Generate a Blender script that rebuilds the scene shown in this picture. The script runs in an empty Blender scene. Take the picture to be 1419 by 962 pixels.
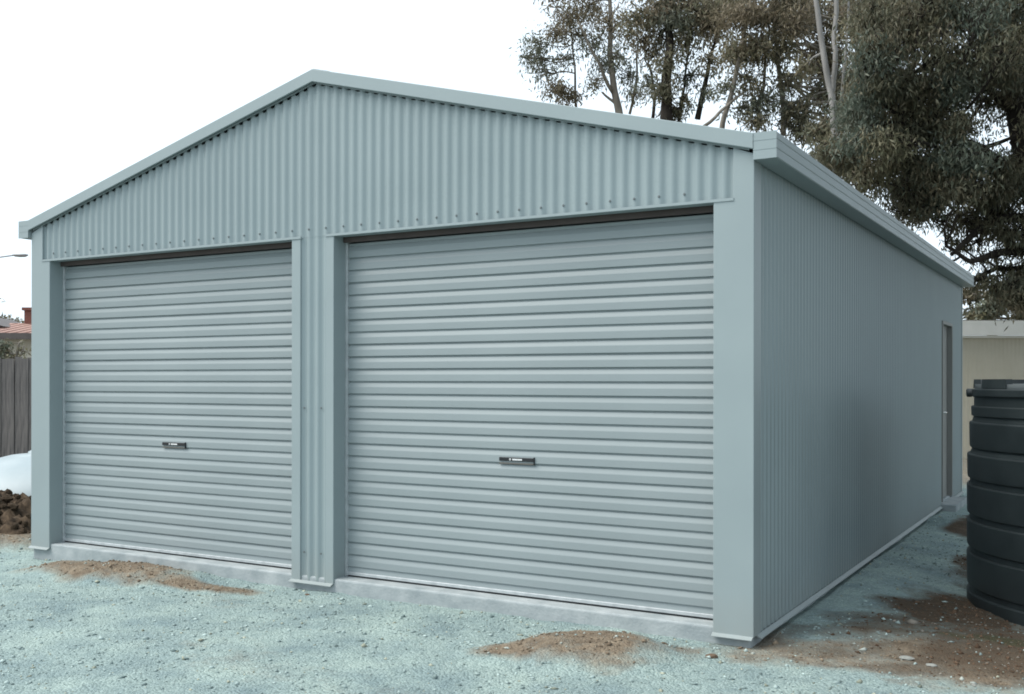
import bpy, math, random
import numpy as np
from mathutils import Matrix, Vector

random.seed(7); rng = np.random.default_rng(7)
scn = bpy.context.scene
COL = scn.collection

# ------------------------------------------------------------------ camera
CAM = np.array([7.8573, -5.5384, 1.4884]); YAW = 0.5263; FPX = 1445.19; PY = 527.94
cam_d = bpy.data.cameras.new('camera'); cam = bpy.data.objects.new('camera', cam_d); COL.objects.link(cam)
cam.matrix_world = Matrix.Translation(Vector(CAM)) @ Matrix.Rotation(YAW, 4, 'Z') @ Matrix.Rotation(math.radians(90), 4, 'X') @ Matrix.Rotation(0.0013, 4, 'Z')
cam_d.sensor_width = 36.0; cam_d.lens = 36.0 * FPX / 1419.0
cam_d.shift_y = (PY - 481.0) / 1419.0
cam_d.clip_start = 0.05; cam_d.clip_end = 2000
scn.camera = cam

# ------------------------------------------------------------------ sky, sun, exposure
SUN_EL = math.radians(54); SUN_AZ = math.radians(230)      # clockwise from +Y
world = bpy.data.worlds.new('World'); scn.world = world; world.use_nodes = True
wn = world.node_tree.nodes; wl = world.node_tree.links
for n in list(wn): wn.remove(n)
sky = wn.new('ShaderNodeTexSky'); sky.sky_type = 'NISHITA'; sky.sun_disc = False
sky.sun_elevation = SUN_EL; sky.sun_rotation = SUN_AZ; sky.air_density = 1.0; sky.dust_density = 4.0; sky.ozone_density = 1.0
hsv = wn.new('ShaderNodeHueSaturation'); hsv.inputs['Saturation'].default_value = 0.5
mixw = wn.new('ShaderNodeMix'); mixw.data_type = 'RGBA'; mixw.inputs[0].default_value = 0.72
mixw.inputs[7].default_value = (8.7, 10.1, 11.2, 1)           # even overcast cloud veil
bg = wn.new('ShaderNodeBackground'); bg.inputs[1].default_value = 0.086
wo = wn.new('ShaderNodeOutputWorld')
wl.new(sky.outputs[0], hsv.inputs['Color']); wl.new(hsv.outputs[0], mixw.inputs[6]); wl.new(mixw.outputs[2], bg.inputs[0]); wl.new(bg.outputs[0], wo.inputs[0])

sd = bpy.data.lights.new('sun', 'SUN'); sd.energy = 2.05; sd.angle = math.radians(45); sd.color = (1.0, 0.95, 0.88)
sun = bpy.data.objects.new('sun', sd); COL.objects.link(sun)
sdir = Vector((math.sin(SUN_AZ) * math.cos(SUN_EL), math.cos(SUN_AZ) * math.cos(SUN_EL), math.sin(SUN_EL)))
sun.rotation_euler = sdir.to_track_quat('Z', 'Y').to_euler(); sun.location = (0, 0, 30)

scn.render.engine = 'CYCLES'
scn.view_settings.view_transform = 'Standard'; scn.view_settings.look = 'None'
scn.view_settings.exposure = 0.86; scn.view_settings.gamma = 1.0; scn.view_settings.use_curve_mapping = False
scn.cycles.max_bounces = 8; scn.cycles.pixel_filter_type = 'BLACKMAN_HARRIS'; scn.cycles.filter_width = 1.8; scn.cycles.transparent_max_bounces = 8

# ------------------------------------------------------------------ helpers
_c, _s = math.cos(YAW), math.sin(YAW)
RGT = np.array([_c, _s, 0.0]); FWD = np.array([-_s, _c, 0.0]); UP = np.array([0, 0, 1.0])
def at(u, v, depth):
    """point in the place that lies `depth` metres ahead in the direction of photo pixel u, v"""
    return CAM + depth * (FWD + (u - 709.5) / FPX * RGT + (PY - v) / FPX * UP)

def new_mesh(V, F):
    me = bpy.data.meshes.new('mesh'); me.from_pydata([tuple(map(float, v)) for v in V], [], [tuple(map(int, f)) for f in F]); me.update()
    return me
def mk(name, V, F, mat, parent=None, smooth=False, loc=None):
    me = new_mesh(V, F); me.name = name
    if mat: me.materials.append(mat)
    if smooth: me.polygons.foreach_set('use_smooth', [True] * len(me.polygons))
    return link(name, me, parent, loc)
def link(name, me, parent=None, loc=None):
    o = bpy.data.objects.new(name, me); COL.objects.link(o)
    if parent: o.parent = parent
    if loc is not None: o.location = loc
    return o
def thing(name, label, cat, loc=(0, 0, 0), rz=0.0, group=None):
    o = bpy.data.objects.new(name, None); COL.objects.link(o); o.location = loc; o.rotation_euler = (0, 0, rz)
    o.empty_display_size = 0.2
    tag(o, label, cat, group); return o
def tag(o, label, cat, group=None):
    o['label'] = label; o['category'] = cat
    if group: o['group'] = group
    return o
def box(x0, x1, y0, y1, z0, z1):
    V = [(x0,y0,z0),(x1,y0,z0),(x1,y1,z0),(x0,y1,z0),(x0,y0,z1),(x1,y0,z1),(x1,y1,z1),(x0,y1,z1)]
    F = [(0,3,2,1),(4,5,6,7),(0,1,5,4),(1,2,6,5),(2,3,7,6),(3,0,4,7)]
    return V, F
class MB:
    def __init__(s): s.V = []; s.F = []
    def add(s, V, F):
        n = len(s.V); s.V += list(V); s.F += [tuple(i + n for i in f) for f in F]; return s
    def box(s, *a): return s.add(*box(*a))
    def prism_y(s, poly, y0, y1):
        """poly: list of (x, z) counter-clockwise seen from -y"""
        n = len(poly); V = [(x, y0, z) for x, z in poly] + [(x, y1, z) for x, z in poly]
        F = [tuple(range(n)), tuple(reversed(range(n, 2 * n)))]
        F += [(i, i + n, (i + 1) % n + n, (i + 1) % n) for i in range(n)]
        return s.add(V, F)
    def prism_x(s, poly, x0, x1):
        """poly: list of (y, z)"""
        n = len(poly); V = [(x0, y, z) for y, z in poly] + [(x1, y, z) for y, z in poly]
        F = [tuple(range(n)), tuple(reversed(range(n, 2 * n)))]
        F += [(i, i + n, (i + 1) % n + n, (i + 1) % n) for i in range(n)]
        return s.add(V, F)
    def tube(s, pts, rad, seg=8):
        pts = [np.array(p, float) for p in pts]; n0 = len(s.V); m = len(pts)
        prev = None
        for i, p in enumerate(pts):
            t = pts[min(i + 1, m - 1)] - pts[max(i - 1, 0)]; t = t / (np.linalg.norm(t) + 1e-9)
            ref = prev if prev is not None else (np.array([1., 0, 0]) if abs(t[0]) < .8 else np.array([0, 1., 0]))
            a = ref - t * (ref @ t); a /= np.linalg.norm(a) + 1e-9; b = np.cross(t, a); prev = a
            r = rad[i] if hasattr(rad, '__len__') else rad
            for k in range(seg):
                q = 2 * math.pi * k / seg; s.V.append(tuple(p + r * (math.cos(q) * a + math.sin(q) * b)))
        for i in range(m - 1):
            for k in range(seg):
                k2 = (k + 1) % seg; s.F.append((n0 + i*seg + k, n0 + i*seg + k2, n0 + (i+1)*seg + k2, n0 + (i+1)*seg + k))
        s.F.append(tuple(n0 + k for k in reversed(range(seg)))); s.F.append(tuple(n0 + (m-1)*seg + k for k in range(seg)))
        return s
    def build(s, name, mat, parent=None, smooth=False, loc=None): return mk(name, s.V, s.F, mat, parent, smooth, loc)
def bevel(o, w=0.004, seg=2):
    m = o.modifiers.new('bevel', 'BEVEL'); m.width = w; m.segments = seg; m.limit_method = 'ANGLE'; m.angle_limit = math.radians(35)
    return o
def lathe(prof, seg=96, closed_top=True):
    V = []; F = []
    for r, z in prof:
        for k in range(seg):
            q = 2 * math.pi * k / seg; V.append((r * math.cos(q), r * math.sin(q), z))
    for i in range(len(prof) - 1):
        for k in range(seg):
            k2 = (k + 1) % seg; F.append((i*seg + k, i*seg + k2, (i+1)*seg + k2, (i+1)*seg + k))
    if closed_top: F.append(tuple((len(prof)-1)*seg + k for k in range(seg)))
    return V, F

def lattice(shape_seed):
    r = np.random.default_rng(shape_seed); return r.random((256, 256))
_lat = [lattice(11 + i) for i in range(6)]
def vnoise(x, y, f, k=0):
    x = np.asarray(x) * f + 37.3 * k; y = np.asarray(y) * f + 11.9 * k
    xi = np.floor(x).astype(int); yi = np.floor(y).astype(int); fx = x - xi; fy = y - yi
    fx = fx * fx * (3 - 2 * fx); fy = fy * fy * (3 - 2 * fy); L = _lat[k % 6]
    g = lambda a, b: L[a % 256, b % 256]
    return (g(xi, yi) * (1 - fx) + g(xi + 1, yi) * fx) * (1 - fy) + (g(xi, yi + 1) * (1 - fx) + g(xi + 1, yi + 1) * fx) * fy
def fbm(x, y, f, o=4, k=0):
    t = 0; a = .5
    for i in range(o): t = t + a * (vnoise(x, y, f * 2 ** i, k + i) - .5); a *= .5
    return t

# ------------------------------------------------------------------ materials
def pbsdf(name, base, rough=.6, spec=.4, metal=0.0):
    m = bpy.data.materials.new(name); m.use_nodes = True; nt = m.node_tree; b = nt.nodes['Principled BSDF']
    b.inputs['Base Color'].default_value = (*base, 1); b.inputs['Roughness'].default_value = rough
    b.inputs['Specular IOR Level'].default_value = spec; b.inputs['Metallic'].default_value = metal
    return m, nt, b
def noisy(name, c0, c1, scale=6, rough=.6, spec=.4, metal=0.0, bump=0.0, bscale=60, detail=6, stretch=(1, 1, 1), r2=None, bdist=.01):
    m, nt, b = pbsdf(name, c0, rough, spec, metal)
    tc = nt.nodes.new('ShaderNodeTexCoord'); mp = nt.nodes.new('ShaderNodeMapping'); mp.inputs['Scale'].default_value = stretch
    nt.links.new(tc.outputs['Object'], mp.inputs[0])
    n = nt.nodes.new('ShaderNodeTexNoise'); n.inputs['Scale'].default_value = scale; n.inputs['Detail'].default_value = detail
    nt.links.new(mp.outputs[0], n.inputs['Vector'])
    r = nt.nodes.new('ShaderNodeValToRGB'); r.color_ramp.elements[0].position = .3; r.color_ramp.elements[1].position = .7
    r.color_ramp.elements[0].color = (*c0, 1); r.color_ramp.elements[1].color = (*c1, 1)
    nt.links.new(n.outputs[0], r.inputs[0]); nt.links.new(r.outputs[0], b.inputs['Base Color'])
    if r2 is not None:
        mr = nt.nodes.new('ShaderNodeMapRange'); mr.inputs['To Min'].default_value = rough; mr.inputs['To Max'].default_value = r2
        nt.links.new(n.outputs[0], mr.inputs[0]); nt.links.new(mr.outputs[0], b.inputs['Roughness'])
    if bump:
        n2 = nt.nodes.new('ShaderNodeTexNoise'); n2.inputs['Scale'].default_value = bscale; n2.inputs['Detail'].default_value = 4
        nt.links.new(mp.outputs[0], n2.inputs['Vector'])
        bp = nt.nodes.new('ShaderNodeBump'); bp.inputs['Strength'].default_value = bump; bp.inputs['Distance'].default_value = bdist
        nt.links.new(n2.outputs[0], bp.inputs['Height']); nt.links.new(bp.outputs[0], b.inputs['Normal'])
    return m

M = {}
M['wall'] = noisy('steel_paint', (.218, .270, .280), (.238, .292, .302), 1.6, .36, .45, bump=.05, bscale=7, r2=.5)
M['trim'] = noisy('trim_paint', (.240, .290, .299), (.258, .309, .317), 2.2, .42, .45, bump=.05, bscale=5, r2=.5)
M['door'] = noisy('door_paint', (.220, .258, .266), (.246, .285, .292), 1.3, .40, .45, bump=.06, bscale=3, stretch=(1, 1, 3), r2=.52)
M['track'] = noisy('galvanised_track', (.42, .45, .46), (.55, .58, .59), 20, .38, .5, metal=.5)
M['drum'] = noisy('drum_dark', (.045, .040, .038), (.06, .055, .05), 5, .7)
M['gap_shade'] = noisy('gap_shade_brown', (.055, .042, .038), (.08, .062, .056), 5, .6)  # brown-black of the shadowed gap over the doors, put into the colour
M['black'] = noisy('black_plastic', (.012, .013, .015), (.02, .021, .023), 8, .4)
M['white_print'] = pbsdf('white_print', (.75, .76, .76), .5)[0]
M['lip'] = noisy('lift_strip', (.10, .097, .088), (.13, .126, .113), 12, .5)
M['screw'] = noisy('screw_head', (.10, .12, .125), (.16, .18, .185), 40, .5)
M['conc'] = noisy('concrete', (.24, .275, .285), (.37, .40, .405), 7, .9, .2, bump=.35, bscale=55, detail=9)
M['pa_door'] = noisy('side_door_paint', (.20, .205, .195), (.225, .228, .215), 3, .55)
M['chrome'] = pbsdf('chrome', (.75, .75, .74), .25, .5, 1.0)[0]
M['roof'] = noisy('roof_steel', (.30, .37, .385), (.32, .39, .40), 2, .45)
M['tank'] = noisy('tank_plastic', (.018, .025, .027), (.030, .039, .041), 4, .42, .45, bump=.12, bscale=9, r2=.6)
M['tank_dust'] = noisy('tank_lid_plastic', (.06, .075, .08), (.09, .105, .11), 6, .6)
M['white'] = noisy('white_plastic', (.27, .325, .345), (.33, .38, .395), 2.5, .45)
M['clod'] = noisy('dirt_clods', (.028, .021, .016), (.10, .072, .048), 14, .95, .1, bump=.8, bscale=30)
M['paling'] = noisy('weathered_paling', (.085, .082, .082), (.19, .175, .165), 5, .9, .15, bump=.4, bscale=40, stretch=(6, 6, .6))
M['tile'] = noisy('terracotta_tile', (.27, .155, .125), (.36, .225, .185), 14, .8)
M['brick'] = noisy('chimney_brick', (.13, .05, .04), (.2, .085, .065), 20, .85)
M['cream'] = noisy('cream_render', (.48, .46, .39), (.54, .51, .44), 4, .85)
M['fascia'] = noisy('brown_fascia', (.075, .062, .058), (.10, .085, .08), 6, .6)
M['tan'] = noisy('tan_cladding', (.46, .43, .34), (.51, .475, .385), 3, .6)
M['cream_trim'] = noisy('cream_gutter', (.72, .72, .67), (.78, .77, .73), 5, .45)
M['bark_grey'] = noisy('grey_bark', (.11, .10, .085), (.26, .235, .20), 3, .95, .1, bump=.5, bscale=14, stretch=(3, 3, .7))
M['bark_pale'] = noisy('pale_gum_bark', (.17, .165, .155), (.31, .30, .29), 2.2, .85, .1, bump=.3, bscale=10, stretch=(3, 3, .5))
M['bark_dark'] = noisy('dark_bark', (.022, .019, .017), (.05, .043, .037), 4, .95, .1, bump=.6, bscale=14, stretch=(3, 3, .7))
M['lamp_grey'] = noisy('lamp_metal', (.25, .26, .27), (.32, .33, .34), 6, .5, .5, metal=.3)
M['stone'] = noisy('pale_stone', (.19, .20, .185), (.29, .295, .27), 20, .9, .2, bump=.4, bscale=40)
M['brown_stone'] = noisy('brown_clod', (.10, .07, .05), (.17, .12, .085), 20, .95, .1, bump=.5, bscale=40)

def dusty(m):
    nt = m.node_tree; N = nt.nodes; b = N['Principled BSDF']; src = b.inputs['Base Color'].links[0].from_socket
    tc = N.new('ShaderNodeTexCoord'); sp = N.new('ShaderNodeSeparateXYZ'); nt.links.new(tc.outputs['Object'], sp.inputs[0])
    n = N.new('ShaderNodeTexNoise'); n.inputs['Scale'].default_value = 9; n.inputs['Detail'].default_value = 9; n.inputs['Roughness'].default_value = .75; nt.links.new(tc.outputs['Object'], n.inputs['Vector'])
    mr = N.new('ShaderNodeMapRange'); mr.inputs['From Min'].default_value = .42; mr.inputs['From Max'].default_value = .08; nt.links.new(sp.outputs['Z'], mr.inputs[0])
    ml = N.new('ShaderNodeMath'); ml.operation = 'MULTIPLY'; nt.links.new(mr.outputs[0], ml.inputs[0]); nt.links.new(n.outputs[0], ml.inputs[1])
    m2 = N.new('ShaderNodeMapRange'); m2.inputs['From Min'].default_value = .12; m2.inputs['From Max'].default_value = .62; m2.inputs['To Max'].default_value = .28; nt.links.new(ml.outputs[0], m2.inputs[0])
    mx = N.new('ShaderNodeMix'); mx.data_type = 'RGBA'; mx.inputs[7].default_value = (.25, .235, .20, 1); nt.links.new(m2.outputs[0], mx.inputs[0]); nt.links.new(src, mx.inputs[6]); nt.links.new(mx.outputs[2], b.inputs['Base Color'])
dusty(M['wall']); dusty(M['trim'])
def leaf_material(name):
    m, nt, b = pbsdf(name, (.1, .1, .06), .55, .3)
    a = nt.nodes.new('ShaderNodeAttribute'); a.attribute_name = 'leaf_col'
    nt.links.new(a.outputs['Color'], b.inputs['Base Color'])
    t = nt.nodes.new('ShaderNodeBsdfTranslucent'); mx = nt.nodes.new('ShaderNodeMixShader'); mx.inputs[0].default_value = .35
    nt.links.new(a.outputs['Color'], t.inputs[0])
    out = nt.nodes['Material Output']; nt.links.new(b.outputs[0], mx.inputs[1]); nt.links.new(t.outputs[0], mx.inputs[2]); nt.links.new(mx.outputs[0], out.inputs[0])
    return m
M['leaf'] = leaf_material('leaf')

# ------------------------------------------------------------------ ground
W = 6.152; LEN = 8.72
def smooth01(t): t = np.clip(t, 0, 1); return t * t * (3 - 2 * t)
def blob(x, y, cx, cy, rx, ry, rot=0.0, wob=.35, k=1, f=2.2):
    c, s = math.cos(rot), math.sin(rot); dx = x - cx; dy = y - cy
    a = (dx * c + dy * s) / rx; b = (-dx * s + dy * c) / ry
    d = np.sqrt(a * a + b * b) + wob * fbm(x, y, f, 4, k) * 2
    return smooth01((1.15 - d) / .75)
MOUNDS = [  # cx, cy, rx, ry, rot, height
    (1.42, -.34, .88, .34, .20, .085, 1), (2.28, -.38, .58, .17, .15, .018, 2),
    (5.45, -.56, .50, .44, .35, .075, 3), (5.12, -.80, .36, .22, .3, .02, 4)]
def ground_z(x, y):
    x = np.asarray(x, float); y = np.asarray(y, float)
    near = smooth01((16 - np.hypot(x - 4, y)) / 8)
    z = .046 - .045 * smooth01((1.2 - x) / 1.4) - .03 * smooth01((x - 6.3) / .6) * smooth01((y - .3) / 1.0)
    z = z + .03 * fbm(x, y, .7, 3, 0) * near + .028 * fbm(x, y, 3.2, 4, 2) * near + .012 * (fbm(x, y, 17, 3, 3)) * near
    for cx, cy, rx, ry, rot, h, k in MOUNDS:
        z = z + h * blob(x, y, cx, cy, rx * .95, ry * .95, rot, .28, k) * (1 + .5 * fbm(x, y, 9, 3, k))
    z = z - .115 * blob(x, y, 8.15, 2.5, 1.75, 1.75, 0, .12, 2) + .02 * blob(x, y, 6.8, .55, .7, .3, .5, .5, 3)
    z = z + .06 * blob(x, y, 6.5, 5.9, .35, .6, 0, .5, 1)
    # heap of sand in front of the dirt pile
    z = z + .10 * blob(x, y, -1.05, .32, .95, .40, .3, .3, 4)
    inside = (x > .06) & (x < W - .06) & (y > .06) & (y < LEN)
    return np.where(inside, np.minimum(z, .02), np.minimum(z, .16))
def dirt_mask(x, y):
    d = np.zeros_like(x)
    for cx, cy, rx, ry, rot, h, k in MOUNDS: d = np.maximum(d, blob(x, y, cx, cy, rx, ry, rot, .5, k, 3.5))
    d = np.maximum(d, .9 * blob(x, y, -1.05, .32, 1.1, .45, .3, .3, 4))
    d = np.maximum(d, .8 * blob(x, y, 6.9, .2, 1.2, .55, .35, .8, 2, 3))
    d = np.maximum(d, .95 * blob(x, y, 7.5, .55, 1.2, .9, .2, .6, 1, 3))
    d = np.maximum(d, .35 * smooth01(fbm(x, y, 1.1, 4, 3) * 3 - .25))
    d = np.maximum(d, .8 * smooth01((x - 9.5) / 2.5)); d = np.maximum(d, .8 * smooth01((-1.0 - x) / 1.2))
    d = np.maximum(d, .8 * smooth01((y - 9) / 2))
    return d
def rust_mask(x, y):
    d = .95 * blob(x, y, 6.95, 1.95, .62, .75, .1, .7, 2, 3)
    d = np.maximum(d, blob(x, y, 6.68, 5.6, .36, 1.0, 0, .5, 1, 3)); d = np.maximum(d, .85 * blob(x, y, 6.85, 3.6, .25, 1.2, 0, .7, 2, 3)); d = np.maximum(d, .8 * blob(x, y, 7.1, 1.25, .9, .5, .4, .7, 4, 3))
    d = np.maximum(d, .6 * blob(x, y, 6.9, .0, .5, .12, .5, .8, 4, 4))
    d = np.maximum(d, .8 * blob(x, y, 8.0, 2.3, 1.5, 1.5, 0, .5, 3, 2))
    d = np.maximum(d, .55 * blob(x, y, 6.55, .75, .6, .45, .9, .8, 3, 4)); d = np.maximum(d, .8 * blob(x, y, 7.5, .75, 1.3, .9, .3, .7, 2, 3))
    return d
def grass_mask(x, y):
    return np.maximum(.8 * blob(x, y, 7.45, 1.05, .55, .28, .4, .8, 3, 4), .5 * smooth01((y - 12) / 6))
def axis(lo, hi, step, far):
    a = list(np.arange(lo, hi + 1e-6, step)); s = step; v = hi
    while v < far: s *= 1.22; v += s; a.append(v)
    s = step; v = lo
    while v > -far: s *= 1.22; v -= s; a.insert(0, v)
    return np.array(a)
gx = axis(-2.2, 9.2, .033, 260); gy = axis(-4.2, 7.6, .033, 260)
GX, GY = np.meshgrid(gx, gy, indexing='ij'); fx, fy = GX.ravel(), GY.ravel(); gz = ground_z(fx, fy)
nx, ny = len(gx), len(gy)
def fast_mesh(name, co, quads):
    me = bpy.data.meshes.new(name); me.vertices.add(len(co)); me.vertices.foreach_set('co', np.ascontiguousarray(co, dtype=np.float32).ravel())
    k = quads.shape[1]; me.loops.add(quads.size); me.loops.foreach_set('vertex_index', np.ascontiguousarray(quads, dtype=np.int32).ravel())
    me.polygons.add(len(quads)); me.polygons.foreach_set('loop_start', np.arange(0, quads.size, k, dtype=np.int32))
    me.polygons.foreach_set('loop_total', np.full(len(quads), k, dtype=np.int32)); me.update(calc_edges=True); me.validate()
    return me
I, J = np.meshgrid(np.arange(nx - 1), np.arange(ny - 1), indexing='ij'); I = I.ravel(); J = J.ravel()
gq = np.stack([I * ny + J, (I + 1) * ny + J, (I + 1) * ny + J + 1, I * ny + J + 1], 1)
gme = fast_mesh('ground', np.stack([fx, fy, gz], 1), gq); gme.polygons.foreach_set('use_smooth', [True] * len(gme.polygons))
for nm, fn in (('dirt', dirt_mask), ('rust', rust_mask), ('grass', grass_mask)):
    at_ = gme.attributes.new(nm, 'FLOAT', 'POINT'); at_.data.foreach_set('value', fn(fx, fy).astype(np.float32))
def ground_material():
    m, nt, b = pbsdf('gravel_ground', (.35, .4, .38), .95, .15); N = nt.nodes; Lk = nt.links
    tc = N.new('ShaderNodeTexCoord')
    def noise(sc, det=6, ro=.6):
        n = N.new('ShaderNodeTexNoise'); n.inputs['Scale'].default_value = sc; n.inputs['Detail'].default_value = det; n.inputs['Roughness'].default_value = ro
        Lk.new(tc.outputs['Object'], n.inputs['Vector']); return n
    def ramp(src, a, b_, p0=.3, p1=.7):
        r = N.new('ShaderNodeValToRGB'); r.color_ramp.elements[0].position = p0; r.color_ramp.elements[1].position = p1
        r.color_ramp.elements[0].color = (*a, 1); r.color_ramp.elements[1].color = (*b_, 1); Lk.new(src, r.inputs[0]); return r
    def mix(fac, a, b_, mode='MIX'):
        x = N.new('ShaderNodeMix'); x.data_type = 'RGBA'; x.blend_type = mode
        if isinstance(fac, float): x.inputs[0].default_value = fac
        else: Lk.new(fac, x.inputs[0])
        Lk.new(a, x.inputs[6]); Lk.new(b_, x.inputs[7]); return x.outputs[2]
    vor = N.new('ShaderNodeTexVoronoi'); vor.inputs['Scale'].default_value = 75; Lk.new(tc.outputs['Object'], vor.inputs['Vector'])
    sep = N.new('ShaderNodeSeparateColor'); Lk.new(vor.outputs['Color'], sep.inputs[0])
    stones = ramp(sep.outputs[0], (.185, .245, .24), (.37, .455, .44), .05, .95)
    fine = ramp(noise(140, 3).outputs[0], (.20, .262, .256), (.36, .44, .425))
    grav = mix(.5, stones.outputs[0], fine.outputs[0])
    big = ramp(noise(2.1, 8, .65).outputs[0], (.60, .66, .72), (1.15, 1.15, 1.1), .28, .68)
    grav = mix(1.0, grav, big.outputs[0], 'MULTIPLY')
    def masked(attr, breakup, lo, hi):
        a = N.new('ShaderNodeAttribute'); a.attribute_name = attr
        n = noise(breakup, 6, .7); ad = N.new('ShaderNodeMath'); ad.operation = 'MULTIPLY_ADD'; ad.inputs[1].default_value = .9; Lk.new(n.outputs[0], ad.inputs[0]); Lk.new(a.outputs['Fac'], ad.inputs[2])
        mr = N.new('ShaderNodeMapRange'); mr.inputs['From Min'].default_value = lo; mr.inputs['From Max'].default_value = hi; Lk.new(ad.outputs[0], mr.inputs[0])
        return mr.outputs[0]
    dirt = ramp(noise(14, 8, .7).outputs[0], (.11, .085, .062), (.27, .22, .16))
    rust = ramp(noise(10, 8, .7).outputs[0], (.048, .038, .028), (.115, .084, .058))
    grs = ramp(noise(40, 8, .7).outputs[0], (.045, .044, .026), (.10, .095, .055))
    c = mix(masked('dirt', 11, .62, 1.42), grav, dirt.outputs[0])
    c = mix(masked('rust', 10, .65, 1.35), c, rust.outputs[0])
    c = mix(masked('grass', 12, .8, 1.2), c, grs.outputs[0])
    Lk.new(c, b.inputs['Base Color'])
    n3 = noise(70, 6, .7); ad = N.new('ShaderNodeMath'); ad.operation = 'SUBTRACT'; Lk.new(n3.outputs[0], ad.inputs[0]); Lk.new(vor.outputs['Distance'], ad.inputs[1])
    bp = N.new('ShaderNodeBump'); bp.inputs['Strength'].default_value = .8; bp.inputs['Distance'].default_value = .012; Lk.new(ad.outputs[0], bp.inputs['Height']); Lk.new(bp.outputs[0], b.inputs['Normal'])
    return m
M['ground'] = ground_material(); gme.materials.append(M['ground'])
ground = link('ground', gme); ground['kind'] = 'structure'

def scatter_stones(name, px, py, size, cols, mat_name):
    n = len(px); base = np.array([(1,0,0),(-1,0,0),(0,1,0),(0,-1,0),(0,0,1),(0,0,-1)], float)
    fc = np.array([(0,2,4),(2,1,4),(1,3,4),(3,0,4),(2,0,5),(1,2,5),(3,1,5),(0,3,5)])
    jit = base[None] * (rng.uniform(.55, 1.25, (n, 6, 1))) + rng.normal(0, .18, (n, 6, 3))
    jit = jit * np.stack([rng.uniform(.7, 1.4, n), rng.uniform(.6, 1.1, n), rng.uniform(.4, .8, n)], 1)[:, None, :]
    a = rng.uniform(0, 2 * math.pi, n); ca, sa = np.cos(a)[:, None], np.sin(a)[:, None]
    X = jit[..., 0] * ca - jit[..., 1] * sa; Y = jit[..., 0] * sa + jit[..., 1] * ca; Z = jit[..., 2]
    P = np.stack([X * size[:, None] + px[:, None], Y * size[:, None] + py[:, None], Z * size[:, None] + (ground_z(px, py) + size * .15)[:, None]], 2)
    Fq = (fc[None] + 6 * np.arange(n)[:, None, None]).reshape(-1, 3)
    me = fast_mesh(name, P.reshape(-1, 3), Fq)
    ca_ = me.color_attributes.new('stone_col', 'FLOAT_COLOR', 'POINT'); c4 = np.ones((n, 6, 4), np.float32); c4[..., :3] = cols[:, None, :]; ca_.data.foreach_set('color', c4.ravel())
    m, nt, b = pbsdf(mat_name, (.4, .4, .4), .95, .15); an = nt.nodes.new('ShaderNodeAttribute'); an.attribute_name = 'stone_col'; nt.links.new(an.outputs['Color'], b.inputs['Base Color'])
    me.materials.append(m); o = link(name, me); o['kind'] = 'stuff'; return o
NS = 90000
sx_ = rng.uniform(-1.5, 8.6, NS); sy_ = rng.uniform(-3.6, 6.8, NS)
keep = ~((sx_ > -.02) & (sx_ < W + .02) & (sy_ > -.02) & (sy_ < LEN))
keep &= (np.hypot(sx_ - 8.03, sy_ - 2.74) > 1.12)
dm = np.maximum(dirt_mask(sx_, sy_), rust_mask(sx_, sy_)); keep &= rng.random(NS) > smooth01(dm * 1.15) * .9
keep &= (fbm(sx_, sy_, 1.7, 4, 1) + rng.uniform(-.22, .22, NS)) > -.10
sx_, sy_ = sx_[keep], sy_[keep]; n_ = len(sx_)
sz_ = np.exp(rng.normal(math.log(.0056), .46, n_)).clip(.003, .022)
bigs = rng.random(n_) < .022; sz_[bigs] = rng.uniform(.011, .021, int(bigs.sum())); tone = rng.beta(1.6, 2.0, n_); warm = rng.random(n_) < .10
cc = np.stack([.125 + .33 * tone, .17 + .385 * tone, .168 + .365 * tone], 1); cc[warm] *= np.array([1.05, .88, .72])
gx_ = rng.uniform(-1.6, 8.6, 60000); gy_ = rng.uniform(-2.0, 4.5, 60000)
kd = (np.maximum(dirt_mask(gx_, gy_), rust_mask(gx_, gy_)) > .45 + rng.uniform(0, .5, 60000)) & ~((gx_ > -.02) & (gx_ < W + .02) & (gy_ > -.02)) & (np.hypot(gx_ - 8.03, gy_ - 2.74) > 1.12)
gx_, gy_ = gx_[kd], gy_[kd]; m_ = len(gx_); gs_ = np.exp(rng.normal(math.log(.0055), .55, m_)).clip(.003, .026); gt = rng.random((m_, 1))
gc = np.array([.10, .075, .053]) * (1 - gt) + np.array([.25, .20, .145]) * gt; pale = rng.random(m_) < .10; gc[pale] = np.array([.34, .37, .34]) * rng.uniform(.8, 1.25, (int(pale.sum()), 1))
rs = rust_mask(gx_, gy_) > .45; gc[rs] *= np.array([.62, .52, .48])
sx_ = np.r_[sx_, gx_]; sy_ = np.r_[sy_, gy_]; sz_ = np.r_[sz_, gs_]; cc = np.concatenate([cc, gc])
gravel = scatter_stones('gravel', sx_, sy_, sz_, cc, 'gravel_stone')
gravel['label'] = 'pale blue-green crushed gravel over the ground'; gravel['category'] = 'gravel'

# ------------------------------------------------------------------ garage
ZB, ZH, ZS = .10, 2.477, .137          # flashing bottom, header bottom, slab top
ZE, ZA = 2.739, 3.540                  # underside of barge at eaves and apex
SL = (ZA - ZE) / (W / 2)
XL1, XP0, XP1, XR0 = .232, 2.865, 3.242, 5.929     # door openings
YD = .135
garage = thing('garage', 'large grey-green corrugated steel double garage with two roller doors and gable roof', 'garage', (W / 2, 0, 0))
G = Vector((-W / 2, 0, 0))
def gp(name, V, F, mat, parent=garage, smooth=False):
    return mk(name, V, F, mat, parent, smooth, loc=G if parent is garage else None)
def gmb(mb, name, mat, parent=garage, smooth=False): return gp(name, mb.V, mb.F, mat, parent, smooth)

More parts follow.
